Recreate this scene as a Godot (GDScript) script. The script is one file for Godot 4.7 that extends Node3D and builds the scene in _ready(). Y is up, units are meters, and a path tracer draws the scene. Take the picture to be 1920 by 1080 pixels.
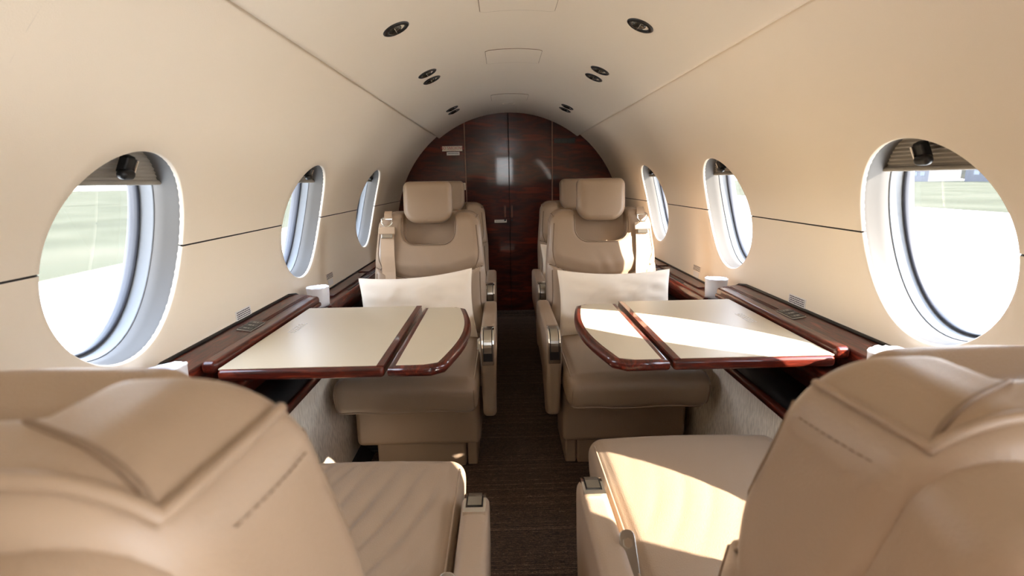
extends Node3D
# An executive aircraft cabin looking aft: club seats, two fold-out tables, side consoles, oval windows.
# x across (right +), y up, -z is the way the camera looks; the cabin lining is a cylinder of radius RW about (0, CY).

const CY := 0.771
const RW := 0.929
const TC := 0.245            # polar angle of the window centres
const SH := 0.245            # half height of a window along the lining
const WH := 0.212            # half width of a window
const ZB := -4.25            # aft bulkhead
const ZF := 2.4              # forward end, behind the camera
const WINS := [-3.19, -2.17, -1.13, -0.44, 0.15]

var M := {}
var taken := {}

func _ready() -> void:
	# ---- camera ----
	var cam := Camera3D.new()
	cam.name = "camera"
	var yaw := deg_to_rad(0.9)
	var pitch := deg_to_rad(12.05)
	var roll := deg_to_rad(1.05)
	var fwd := Vector3(sin(yaw) * cos(pitch), -sin(pitch), -cos(yaw) * cos(pitch))
	var rt := Vector3(cos(yaw), 0, sin(yaw))
	var upv := rt.cross(fwd)
	var r2 := rt * cos(roll) - upv * sin(roll)
	var u2 := upv * cos(roll) + rt * sin(roll)
	cam.transform = Transform3D(Basis(r2, u2, -fwd), Vector3(-0.06, 1.15, 0))
	cam.fov = rad_to_deg(2.0 * atan(540.0 / 950.0))
	cam.near = 0.03
	cam.far = 900.0
	var att := CameraAttributesPhysical.new()
	att.frustum_focal_length = 12.0 * 950.0 / 540.0
	att.frustum_focus_distance = 2.1
	att.exposure_aperture = 5.6
	att.frustum_near = 0.03
	att.frustum_far = 900.0
	cam.attributes = att
	add_child(cam)
	cam.current = true
	# ---- sky, sun, exposure ----
	var env := Environment.new()
	env.background_mode = Environment.BG_SKY
	var sm := ProceduralSkyMaterial.new()
	sm.sky_top_color = Color(0.76, 0.82, 0.91)
	sm.sky_horizon_color = Color(0.95, 0.95, 0.95)
	sm.sky_curve = 0.18
	sm.ground_horizon_color = Color(0.80, 0.80, 0.76)
	sm.ground_bottom_color = Color(0.62, 0.61, 0.57)
	sm.sky_energy_multiplier = 3.0
	sm.ground_energy_multiplier = 2.0
	sm.sun_angle_max = 30.0
	sm.sun_curve = 0.15
	var sky := Sky.new()
	sky.sky_material = sm
	env.sky = sky
	env.tonemap_mode = Environment.TONE_MAPPER_LINEAR
	env.tonemap_exposure = 1.38
	env.sdfgi_enabled = true
	env.ssao_enabled = true
	env.ssil_enabled = true
	var we := WorldEnvironment.new()
	we.name = "environment"
	we.environment = env
	add_child(we)
	var sun := DirectionalLight3D.new()
	sun.name = "sun"
	var az := deg_to_rad(35.0)
	var el := deg_to_rad(27.8)
	var su := Vector3(cos(el) * cos(az), sin(el), cos(el) * sin(az))
	sun.look_at_from_position(su * 50.0, Vector3.ZERO, Vector3.UP)
	sun.light_energy = 10.0
	sun.light_color = Color(1.0, 0.965, 0.92)
	sun.light_angular_distance = 0.53
	sun.shadow_enabled = true
	add_child(sun)
	materials()
	# ---- structure ----
	shell()
	for s in [-1, 1]:
		for k in (3 if s < 0 else 5):
			window(s, k)
	bulkhead()
	front_end()
	consoles()
	outside()
	# ---- furniture ----
	galley()
	seats()
	tables()
	# ---- small things ----
	pillows()
	cups()
	ceiling_lights()
	placards()

# =====================================================================  helpers
func numbered(called: String) -> String:
	if not taken.has(called):
		taken[called] = 0
		return called
	taken[called] += 1
	return "%s_%03d" % [called, taken[called]]

func tag(o: Node3D, label: String, category: String, group := "") -> Node3D:
	o.set_meta("label", label)
	o.set_meta("category", category)
	if group != "":
		o.set_meta("group", group)
	return o

func thing(called: String, label: String, category: String, at := Vector3.ZERO, turn := 0.0, group := "") -> Node3D:
	var o := Node3D.new()
	o.name = numbered(called)
	add_child(o)
	o.position = at
	o.rotation.y = turn
	return tag(o, label, category, group)

func struct(called: String, at := Vector3.ZERO) -> Node3D:
	var o := Node3D.new()
	o.name = called
	add_child(o)
	o.position = at
	o.set_meta("kind", "structure")
	return o

func part(called: String, mesh: Mesh, m: Material, parent: Node3D, at := Vector3.ZERO, rot := Vector3.ZERO) -> MeshInstance3D:
	var o := MeshInstance3D.new()
	o.mesh = mesh
	o.material_override = m
	if parent == self:
		o.name = numbered(called)
	else:
		o.name = called
	parent.add_child(o, true)
	o.position = at
	o.rotation = rot
	return o

func begin() -> SurfaceTool:
	var st := SurfaceTool.new()
	st.begin(Mesh.PRIMITIVE_TRIANGLES)
	return st

func done(st: SurfaceTool) -> ArrayMesh:
	st.generate_normals()
	st.index()
	return st.commit()

func tri(st: SurfaceTool, a: Vector3, b: Vector3, c: Vector3) -> void:
	if (b - a).cross(c - a).length_squared() < 1e-16:
		return
	st.add_vertex(a)
	st.add_vertex(b)
	st.add_vertex(c)

# P is an array of rows of points; smooth surface through them
func grid(st: SurfaceTool, P: Array, flip := false, smooth := 0) -> void:
	st.set_smooth_group(smooth)
	for i in P.size() - 1:
		var A: Array = P[i]
		var B: Array = P[i + 1]
		for j in A.size() - 1:
			if flip:
				tri(st, A[j], B[j], B[j + 1])
				tri(st, A[j], B[j + 1], A[j + 1])
			else:
				tri(st, A[j], B[j + 1], B[j])
				tri(st, A[j], A[j + 1], B[j + 1])

func grid_mesh(P: Array, flip := false) -> ArrayMesh:
	var st := begin()
	grid(st, P, flip)
	return done(st)

func axis_steps(h: float, r: float, k: int) -> Array:
	var out := []
	for i in k + 1:
		out.append(-h + r * (1.0 - cos(PI / 2 * i / k)) if i < k else -h + r)
	for i in range(k, -1, -1):
		var v: float = -out[i]
		if v > out[-1] + 1e-6:
			out.append(v)
	return out

# box with rounded edges
func rbox(size: Vector3, r: float, k := 3) -> ArrayMesh:
	var st := begin()
	rbox_add(st, size, r, Transform3D(), k)
	st.index()
	return st.commit()

func rbox_add(st: SurfaceTool, size: Vector3, r: float, t: Transform3D, k := 3) -> void:
	var h := size / 2.0
	r = min(r, min(h.x, min(h.y, h.z)) * 0.999)
	var inner := h - Vector3(r, r, r)
	var steps := [axis_steps(h.x, r, k), axis_steps(h.y, r, k), axis_steps(h.z, r, k)]
	for ax in 3:
		var u: int = (ax + 1) % 3
		var v: int = (ax + 2) % 3
		for sgn in [-1.0, 1.0]:
			var su: Array = steps[u]
			var sv: Array = steps[v]
			var pts := []
			var nrm := []
			for a in su:
				var rowp := []
				var rown := []
				for b in sv:
					var p := Vector3.ZERO
					p[ax] = sgn * h[ax]
					p[u] = a
					p[v] = b
					var q := p.clamp(-inner, inner)
					var n := (p - q).normalized()
					rowp.append(t * (q + n * r))
					rown.append((t.basis * n).normalized())
				pts.append(rowp)
				nrm.append(rown)
			for i in su.size() - 1:
				for j in sv.size() - 1:
					var quad := [[i, j], [i, j + 1], [i + 1, j + 1], [i, j], [i + 1, j + 1], [i + 1, j]] if sgn > 0 else [[i, j], [i + 1, j + 1], [i, j + 1], [i, j], [i + 1, j], [i + 1, j + 1]]
					for c in quad:
						st.set_normal(nrm[c[0]][c[1]])
						st.add_vertex(pts[c[0]][c[1]])

# tube through points
func tube_add(st: SurfaceTool, pts: Array, rad: float, sides := 8, closed := false, flat := 1.0) -> void:
	var rows := []
	var n := pts.size()
	var prev := Vector3.ZERO
	for i in n:
		var a: Vector3 = pts[(i - 1 + n) % n] if (closed or i > 0) else pts[i]
		var b: Vector3 = pts[(i + 1) % n] if (closed or i < n - 1) else pts[i]
		var d := (b - a).normalized()
		var x := prev - d * prev.dot(d)
		if x.length() < 0.01:
			x = d.cross(Vector3.UP)
			if x.length() < 0.05:
				x = d.cross(Vector3.RIGHT)
		x = x.normalized()
		prev = x
		var y := d.cross(x)
		var row := []
		for k in sides + 1:
			var an := TAU * (k % sides) / sides
			row.append(pts[i] + x * cos(an) * rad + y * sin(an) * rad * flat)
		rows.append(row)
	if closed:
		rows.append(rows[0])
	else:
		# rounded ends
		for e in [0, 1]:
			var tip: Vector3 = pts[0] if e == 0 else pts[n - 1]
			var dir: Vector3 = (pts[0] - pts[1]).normalized() if e == 0 else (pts[n - 1] - pts[n - 2]).normalized()
			var base: Array = rows[0] if e == 0 else rows[-1]
			for c in [[0.5, 0.86], [0.87, 0.5], [1.0, 0.02]]:
				var row2 := []
				for q in base:
					row2.append(tip + (q - tip) * c[1] + dir * rad * c[0])
				if e == 0:
					rows.push_front(row2)
				else:
					rows.append(row2)
	grid(st, rows)

func tube(pts: Array, rad: float, sides := 8, closed := false, flat := 1.0) -> ArrayMesh:
	var st := begin()
	tube_add(st, pts, rad, sides, closed, flat)
	return done(st)

# profile [[radius, y], ...] turned about y
func lathe(prof: Array, n := 32) -> ArrayMesh:
	var rows := []
	for p in prof:
		var row := []
		for k in n + 1:
			var an := TAU * (k % n) / n
			row.append(Vector3(p[0] * cos(an), p[1], p[0] * sin(an)))
		rows.append(row)
	return grid_mesh(rows, true)

func rounded_poly(corners: Array, radii: Array, k := 6) -> PackedVector2Array:
	var out := PackedVector2Array()
	var n := corners.size()
	for i in n:
		var p: Vector2 = corners[i]
		var a: Vector2 = (corners[(i - 1 + n) % n] - p).normalized()
		var b: Vector2 = (corners[(i + 1) % n] - p).normalized()
		var r: float = radii[i % radii.size()]
		if r <= 0.0:
			out.append(p)
			continue
		var half: float = acos(clamp(a.dot(b), -1, 1)) / 2.0
		var l := r / tan(half)
		var c := p + (a + b).normalized() * (r / sin(half))
		var p0 := p + a * l - c
		var p1 := p + b * l - c
		var sweep := p0.angle_to(p1)
		for j in k + 1:
			out.append(c + p0.rotated(sweep * j / k))
	return out

func inset(poly: PackedVector2Array, d: float) -> PackedVector2Array:
	var out := PackedVector2Array()
	var n := poly.size()
	var area := 0.0
	for i in n:
		area += poly[i].cross(poly[(i + 1) % n])
	var sg := 1.0 if area > 0 else -1.0
	for i in n:
		var e0 := (poly[i] - poly[(i - 1 + n) % n]).normalized()
		var e1 := (poly[(i + 1) % n] - poly[i]).normalized()
		var n0 := Vector2(-e0.y, e0.x) * sg
		var n1 := Vector2(-e1.y, e1.x) * sg
		var m := (n0 + n1).normalized()
		out.append(poly[i] + m * d / max(0.3, m.dot(n0)))
	return out

# polygon in x,y pushed from z = 0 back to z = -depth, edges rounded by bevel on both faces; "at" maps the result
func slab_add(st: SurfaceTool, poly: PackedVector2Array, depth: float, bevel: float, t := Transform3D()) -> void:
	var rings := []
	var k := 3 if bevel > 0.0 else 0
	var area := 0.0
	for i in poly.size():
		area += poly[i].cross(poly[(i + 1) % poly.size()])
	var p2 := poly
	if area < 0:
		p2 = poly.duplicate()
		p2.reverse()
	if bevel > 0.0:
		for j in k + 1:
			var an := PI / 2 * j / k
			rings.append([inset(p2, bevel * (1.0 - sin(an))), -bevel * (1.0 - cos(an))])
		for j in k + 1:
			var an2 := PI / 2 * (k - j) / k
			rings.append([inset(p2, bevel * (1.0 - sin(an2))), -depth + bevel * (1.0 - cos(an2))])
	else:
		rings = [[p2, 0.0], [p2, -depth]]
	var rows := []
	for rg in rings:
		var row := []
		var pl: PackedVector2Array = rg[0]
		for i in pl.size() + 1:
			var q := pl[i % pl.size()]
			row.append(t * Vector3(q.x, q.y, rg[1]))
		rows.append(row)
	grid(st, rows, true, 0 if bevel > 0.0 else -1)
	st.set_smooth_group(-1)
	for e in [0, rings.size() - 1]:
		var pl2: PackedVector2Array = rings[e][0]
		var ix := Geometry2D.triangulate_polygon(pl2)
		for i in range(0, ix.size(), 3):
			var a := Vector3(pl2[ix[i]].x, pl2[ix[i]].y, rings[e][1])
			var b := Vector3(pl2[ix[i + 1]].x, pl2[ix[i + 1]].y, rings[e][1])
			var c := Vector3(pl2[ix[i + 2]].x, pl2[ix[i + 2]].y, rings[e][1])
			var up := (b - a).cross(c - a).z
			if (up > 0) == (e == 0):
				tri(st, t * a, t * c, t * b)
			else:
				tri(st, t * a, t * b, t * c)

func slab(poly: PackedVector2Array, depth: float, bevel: float, t := Transform3D()) -> ArrayMesh:
	var st := begin()
	slab_add(st, poly, depth, bevel, t)
	return done(st)

# surface nets of a distance field
func nets(f: Callable, lo: Vector3, hi: Vector3, h: float) -> ArrayMesh:
	var nx := int(ceil((hi.x - lo.x) / h)) + 1
	var ny := int(ceil((hi.y - lo.y) / h)) + 1
	var nz := int(ceil((hi.z - lo.z) / h)) + 1
	var val := PackedFloat32Array()
	val.resize(nx * ny * nz)
	var bs := 5
	var reach := h * bs * 0.87 * 1.5 + h
	for bi in range(0, nx, bs):
		for bj in range(0, ny, bs):
			for bk in range(0, nz, bs):
				var mid: float = f.call(lo + Vector3(bi + bs * 0.5 - 0.5, bj + bs * 0.5 - 0.5, bk + bs * 0.5 - 0.5) * h)
				var far := absf(mid) > reach
				for i in range(bi, mini(bi + bs, nx)):
					for j in range(bj, mini(bj + bs, ny)):
						for k in range(bk, mini(bk + bs, nz)):
							val[(i * ny + j) * nz + k] = mid if far else f.call(lo + Vector3(i, j, k) * h)
	var at := PackedInt32Array()
	at.resize(nx * ny * nz)
	at.fill(-1)
	var V := PackedVector3Array()
	var N := PackedVector3Array()
	var off := [Vector3i(0, 0, 0), Vector3i(1, 0, 0), Vector3i(0, 1, 0), Vector3i(1, 1, 0), Vector3i(0, 0, 1), Vector3i(1, 0, 1), Vector3i(0, 1, 1), Vector3i(1, 1, 1)]
	var edges := [[0, 1], [2, 3], [4, 5], [6, 7], [0, 2], [1, 3], [4, 6], [5, 7], [0, 4], [1, 5], [2, 6], [3, 7]]
	var step := [0, ny * nz, nz, ny * nz + nz, 1, ny * nz + 1, nz + 1, ny * nz + nz + 1]
	var e := h * 0.6
	for i in nx - 1:
		for j in ny - 1:
			for k in nz - 1:
				var c := (i * ny + j) * nz + k
				var s0 := val[c] < 0.0
				var mixed := false
				for q in range(1, 8):
					if (val[c + step[q]] < 0.0) != s0:
						mixed = true
						break
				if not mixed:
					continue
				var sum := Vector3.ZERO
				var cnt := 0
				for ed in edges:
					var va := val[c + step[ed[0]]]
					var vb := val[c + step[ed[1]]]
					if (va < 0.0) != (vb < 0.0):
						sum += Vector3(off[ed[0]]).lerp(Vector3(off[ed[1]]), va / (va - vb))
						cnt += 1
				var p := lo + (Vector3(i, j, k) + sum / cnt) * h
				var n := Vector3(f.call(p + Vector3(e, 0, 0)) - f.call(p - Vector3(e, 0, 0)), f.call(p + Vector3(0, e, 0)) - f.call(p - Vector3(0, e, 0)), f.call(p + Vector3(0, 0, e)) - f.call(p - Vector3(0, 0, e)))
				var gl := n.length() / (2.0 * e)
				n = n.normalized()
				var d: float = f.call(p)
				if gl > 0.2:
					p -= n * clampf(d / gl, -h * 0.5, h * 0.5)
				at[c] = V.size()
				V.append(p)
				N.append(n)
	var I := PackedInt32Array()
	for i in range(1, nx - 1):
		for j in range(1, ny - 1):
			for k in range(1, nz - 1):
				var c := (i * ny + j) * nz + k
				var sgn := val[c] < 0.0
				for ax in 3:
					var o: int = [ny * nz, nz, 1][ax]
					if (val[c + o] < 0.0) == sgn:
						continue
					var u: int = [nz, 1, ny * nz][ax]
					var v: int = [1, ny * nz, nz][ax]
					var q := [at[c - u - v], at[c - v], at[c], at[c - u]]
					if q.min() < 0:
						continue
					for t3 in [[0, 1, 2], [0, 2, 3]]:
						var a: int = q[t3[0]]
						var b: int = q[t3[1]]
						var g: int = q[t3[2]]
						if (V[b] - V[a]).cross(V[g] - V[a]).dot(N[a] + N[b] + N[g]) > 0:
							I.append_array([a, g, b])
						else:
							I.append_array([a, b, g])
	var arr := []
	arr.resize(Mesh.ARRAY_MAX)
	arr[Mesh.ARRAY_VERTEX] = V
	arr[Mesh.ARRAY_NORMAL] = N
	arr[Mesh.ARRAY_INDEX] = I
	var am := ArrayMesh.new()
	am.add_surface_from_arrays(Mesh.PRIMITIVE_TRIANGLES, arr)
	return am

func smin(a: float, b: float, k: float) -> float:
	var h := maxf(k - absf(a - b), 0.0) / k
	return minf(a, b) - h * h * k * 0.25

func smax(a: float, b: float, k: float) -> float:
	return -smin(-a, -b, k)

func box2(x: float, y: float, hx: float, hy: float, r: float) -> float:
	var qx := absf(x) - hx + r
	var qy := absf(y) - hy + r
	return Vector2(maxf(qx, 0.0), maxf(qy, 0.0)).length() + minf(maxf(qx, qy), 0.0) - r

# distance d2 in a plane pushed to a thickness, edges rounded by r
func push(d2: float, dz: float, r: float) -> float:
	var a := d2 + r
	var b := dz + r
	return Vector2(maxf(a, 0.0), maxf(b, 0.0)).length() + minf(maxf(a, b), 0.0) - r

func poly_distance(p: Vector2, v: PackedVector2Array) -> float:
	var d := 1e9
	var s := 1.0
	var j := v.size() - 1
	for i in v.size():
		var e := v[j] - v[i]
		var w := p - v[i]
		var b := w - e * clampf(w.dot(e) / e.dot(e), 0.0, 1.0)
		d = minf(d, b.length_squared())
		var c1 := p.y >= v[i].y
		var c2 := p.y < v[j].y
		var c3 := e.x * w.y > e.y * w.x
		if (c1 and c2 and c3) or (not c1 and not c2 and not c3):
			s = -s
		j = i
	return s * sqrt(d)

func bump(x: float, w: float) -> float:
	var t := x / w
	return exp(-t * t)

# point on the field's surface, reached from p along dir
func land(f: Callable, p: Vector3, dir: Vector3, lift := 0.0) -> Vector3:
	for i in 40:
		var d: float = f.call(p)
		if absf(d) < 0.0003:
			break
		p += dir * d * 0.8
	return p - dir * lift

# =====================================================================  materials
func mat(key: String, c: Color, rough := 0.6, metal := 0.0) -> StandardMaterial3D:
	var m := StandardMaterial3D.new()
	m.resource_name = key
	m.albedo_color = c
	m.roughness = rough
	m.metallic = metal
	M[key] = m
	return m

func c8(r: int, g: int, b: int) -> Color:
	return Color(r / 255.0, g / 255.0, b / 255.0)

func noise_tex(freq: float, size := 512, octaves := 3, seed_ := 1, ramp: Gradient = null, kind := FastNoiseLite.TYPE_SIMPLEX_SMOOTH) -> NoiseTexture2D:
	var n := FastNoiseLite.new()
	n.noise_type = kind
	n.frequency = freq
	n.fractal_octaves = octaves
	n.seed = seed_
	var t := NoiseTexture2D.new()
	t.width = size
	t.height = size
	t.seamless = true
	t.noise = n
	if ramp:
		t.color_ramp = ramp
	return t

func ramp(cols: Array) -> Gradient:
	var g := Gradient.new()
	var o := PackedFloat32Array()
	var c := PackedColorArray()
	for x in cols:
		o.append(x[0])
		c.append(x[1])
	g.offsets = o
	g.colors = c
	return g

func triplanar(m: StandardMaterial3D, scale: Vector3, world := false) -> void:
	m.uv1_triplanar = true
	m.uv1_world_triplanar = world
	m.uv1_scale = scale
	m.uv1_triplanar_sharpness = 4.0

func wood(key: String, scale: Vector3, seed_: int, bright := 1.0) -> StandardMaterial3D:
	var m := mat(key, Color.WHITE, 0.35)
	var k := bright
	m.albedo_texture = noise_tex(0.008, 512, 5, seed_, ramp([[0.0, Color(0.13 * k, 0.045 * k, 0.03 * k)], [0.35, Color(0.25 * k, 0.085 * k, 0.055 * k)], [0.5, Color(0.34 * k, 0.115 * k, 0.065 * k)], [0.62, Color(0.24 * k, 0.075 * k, 0.05 * k)], [0.8, Color(0.40 * k, 0.145 * k, 0.08 * k)], [1.0, Color(0.48 * k, 0.18 * k, 0.10 * k)]]))
	triplanar(m, scale, true)
	m.clearcoat_enabled = true
	m.clearcoat = 0.6
	m.clearcoat_roughness = 0.05
	m.metallic_specular = 0.3
	return m

func materials() -> void:
	var grain := noise_tex(0.09, 512, 3, 5, null, FastNoiseLite.TYPE_CELLULAR)
	var m := mat("leather", c8(152, 129, 106), 0.42)
	m.heightmap_enabled = true
	m.heightmap_texture = grain
	m.heightmap_scale = 0.035
	triplanar(m, Vector3(9, 9, 9))
	m = mat("leather_shell", c8(152, 129, 106), 0.42)
	m = mat("thread", c8(122, 100, 78), 0.7)
	m = mat("piping", c8(148, 125, 102), 0.45)
	m = mat("lining", c8(236, 223, 203), 0.55)
	m.heightmap_enabled = true
	m.heightmap_texture = noise_tex(0.12, 512, 3, 8)
	m.heightmap_scale = 0.02
	triplanar(m, Vector3(6, 6, 6), true)
	m = mat("headliner", c8(238, 227, 209), 0.32)
	mat("dark_gap", c8(30, 26, 23), 0.9)
	mat("bezel", c8(88, 84, 79), 0.5)
	mat("window_ring", c8(126, 129, 132), 0.4)
	mat("gasket", c8(44, 46, 54), 0.5)
	m = mat("pane", Color(0.97, 0.98, 1.0, 0.06), 0.0)
	m.transparency = BaseMaterial3D.TRANSPARENCY_ALPHA
	mat("shade", c8(150, 143, 132), 0.7)
	mat("black_plastic", c8(18, 17, 17), 0.42)
	mat("black_leather", c8(30, 29, 30), 0.55)
	mat("chrome", c8(225, 222, 215), 0.12, 1.0)
	mat("brushed", c8(172, 168, 160), 0.22, 1.0)
	mat("lens", c8(58, 55, 48), 0.2, 0.4)
	mat("pull_wood", c8(104, 52, 28), 0.35)
	mat("bronze", c8(150, 112, 92), 0.35, 0.6)
	wood("wood_z", Vector3(9, 9, 1.2), 3)
	wood("wood_x", Vector3(1.2, 9, 9), 4)
	var wb := wood("wood_bulkhead", Vector3(0.45, 2.4, 2.4), 11, 0.95)
	wb.normal_enabled = true
	var nn := FastNoiseLite.new()
	nn.frequency = 0.012
	nn.seed = 21
	var nt := NoiseTexture2D.new()
	nt.width = 512
	nt.height = 512
	nt.seamless = true
	nt.noise = nn
	nt.as_normal_map = true
	nt.bump_strength = 1.0
	wb.normal_texture = nt
	wb.normal_scale = 0.12
	mat("table_leather", c8(200, 186, 160), 0.4)
	# fabric of the console sides: fine upright ribs
	m = mat("fabric", Color.WHITE, 0.9)
	m.albedo_texture = noise_tex(0.03, 512, 4, 31, ramp([[0.0, c8(188, 172, 150)], [0.5, c8(222, 206, 184)], [1.0, c8(240, 227, 207)]]))
	m.heightmap_enabled = true
	m.heightmap_texture = noise_tex(0.03, 512, 4, 31)
	m.heightmap_scale = 0.15
	triplanar(m, Vector3(7, 1.4, 7), true)
	# carpet: rows of dark brown loops with paler flecks
	var im := Image.create(512, 512, false, Image.FORMAT_RGB8)
	var rng := RandomNumberGenerator.new()
	rng.seed = 77
	for y in 512:
		var rowk := 0.82 + 0.36 * rng.randf() + (0.5 if rng.randf() < 0.06 else 0.0)
		var run := 0.0
		for x in 512:
			run = run * 0.75 + rng.randf_range(-0.22, 0.22)
			var k := rowk * (0.9 + run) * (0.75 if y % 4 == 0 else 1.0)
			if rng.randf() < 0.012 + (0.05 if rowk > 1.25 else 0.0):
				k *= 1.9
			im.set_pixel(x, y, Color(0.37 * k, 0.295 * k, 0.24 * k))
	m = mat("carpet", Color.WHITE, 1.0)
	m.albedo_texture = ImageTexture.create_from_image(im)
	m.heightmap_enabled = true
	m.heightmap_texture = m.albedo_texture
	m.heightmap_scale = 0.3
	triplanar(m, Vector3(1.6, 1.6, 1.6), true)
	m = mat("linen", c8(238, 224, 204), 0.9)
	m.heightmap_enabled = true
	m.heightmap_texture = noise_tex(0.2, 256, 2, 41)
	m.heightmap_scale = 0.04
	triplanar(m, Vector3(10, 10, 10))
	mat("webbing", c8(182, 156, 128), 0.75)
	mat("paper", c8(238, 238, 242), 0.7)
	mat("sticker", c8(226, 222, 216), 0.6)
	mat("ink", c8(60, 62, 74), 0.7)
	mat("red_ink", c8(196, 52, 40), 0.6)
	mat("sign_cream", c8(236, 226, 206), 0.5)
	mat("button", c8(36, 36, 38), 0.35)
	mat("button_mark", c8(168, 166, 160), 0.5)
	mat("concrete", c8(220, 215, 205), 0.9)
	m = mat("grass", Color.WHITE, 1.0)
	m.albedo_texture = noise_tex(0.06, 1024, 4, 51, ramp([[0.0, c8(56, 57, 48)], [0.5, c8(64, 65, 55)], [1.0, c8(74, 73, 63)]]))
	m.metallic_specular = 0.0
	triplanar(m, Vector3(0.0016, 0.0016, 0.0016), true)
	mat("house_wall", c8(76, 78, 84), 0.9)
	mat("house_wall_grey", c8(56, 60, 68), 0.9)
	mat("house_roof", c8(44, 46, 52), 0.9)
	mat("house_glass", c8(70, 82, 96), 0.2)
	mat("tree", c8(40, 45, 42), 1.0)
	mat("bark", c8(92, 78, 64), 1.0)

# =====================================================================  cabin shell
func on_wall(s: int, R: float, a: float, z: float) -> Vector3:
	return Vector3(s * R * cos(a), CY + R * sin(a), z)

func wall_panel(s: int, upper: bool, R: float, outer: bool, z0: float, z1: float, zc: float, has_window: bool, st: SurfaceTool) -> void:
	var top := (0.9161 - TC) * RW if upper else 0.0022
	var bot := 0.0022 if upper else -0.46 * RW
	if not upper:
		top = -0.0022
	if not has_window:
		var rows := []
		for i in 13:
			var sv: float = lerp(bot, top, i / 12.0)
			rows.append([on_wall(s, R, TC + sv / RW, z0), on_wall(s, R, TC + sv / RW, z1)])
		grid(st, rows, (s > 0) != outer)
		return
	var ss := top if upper else bot
	var angs := []
	for i in 49:
		angs.append(PI * i / 48.0)
	angs.append(atan2(absf(ss) / SH, (z1 - zc) / WH))
	angs.append(PI - atan2(absf(ss) / SH, (zc - z0) / WH))
	angs.sort()
	var rings := []
	var nr := 12
	for t in range(-3, nr + 1):
		var row := []
		for an in angs:
			var dz := cos(an) * WH
			var ds: float = sin(an) * SH * (1.0 if upper else -1.0)
			var sc := 1.0
			var rr := R
			if t < 0:
				sc = [0.0, 0.995, 0.985, 0.981][-t]
				rr = R + [0.0, 0.0012, 0.005, 0.014][-t] * (1.0 if not outer else -1.0)
			elif t > 0:
				var lim := 1e9
				if absf(dz) > 1e-6:
					lim = minf(lim, ((z1 - zc) if dz > 0 else (zc - z0)) / absf(dz))
				if absf(ds) > 1e-6:
					lim = minf(lim, absf(ss) / absf(ds))
				sc = lerp(1.0, lim, t / float(nr))
			var sv := ds * sc
			if upper:
				sv = maxf(sv, 0.0022)
			else:
				sv = minf(sv, -0.0022)
			row.append(on_wall(s, rr, TC + sv / RW, zc + dz * sc))
		rings.append(row)
	grid(st, rings, ((s > 0) != upper) != outer)

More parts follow.
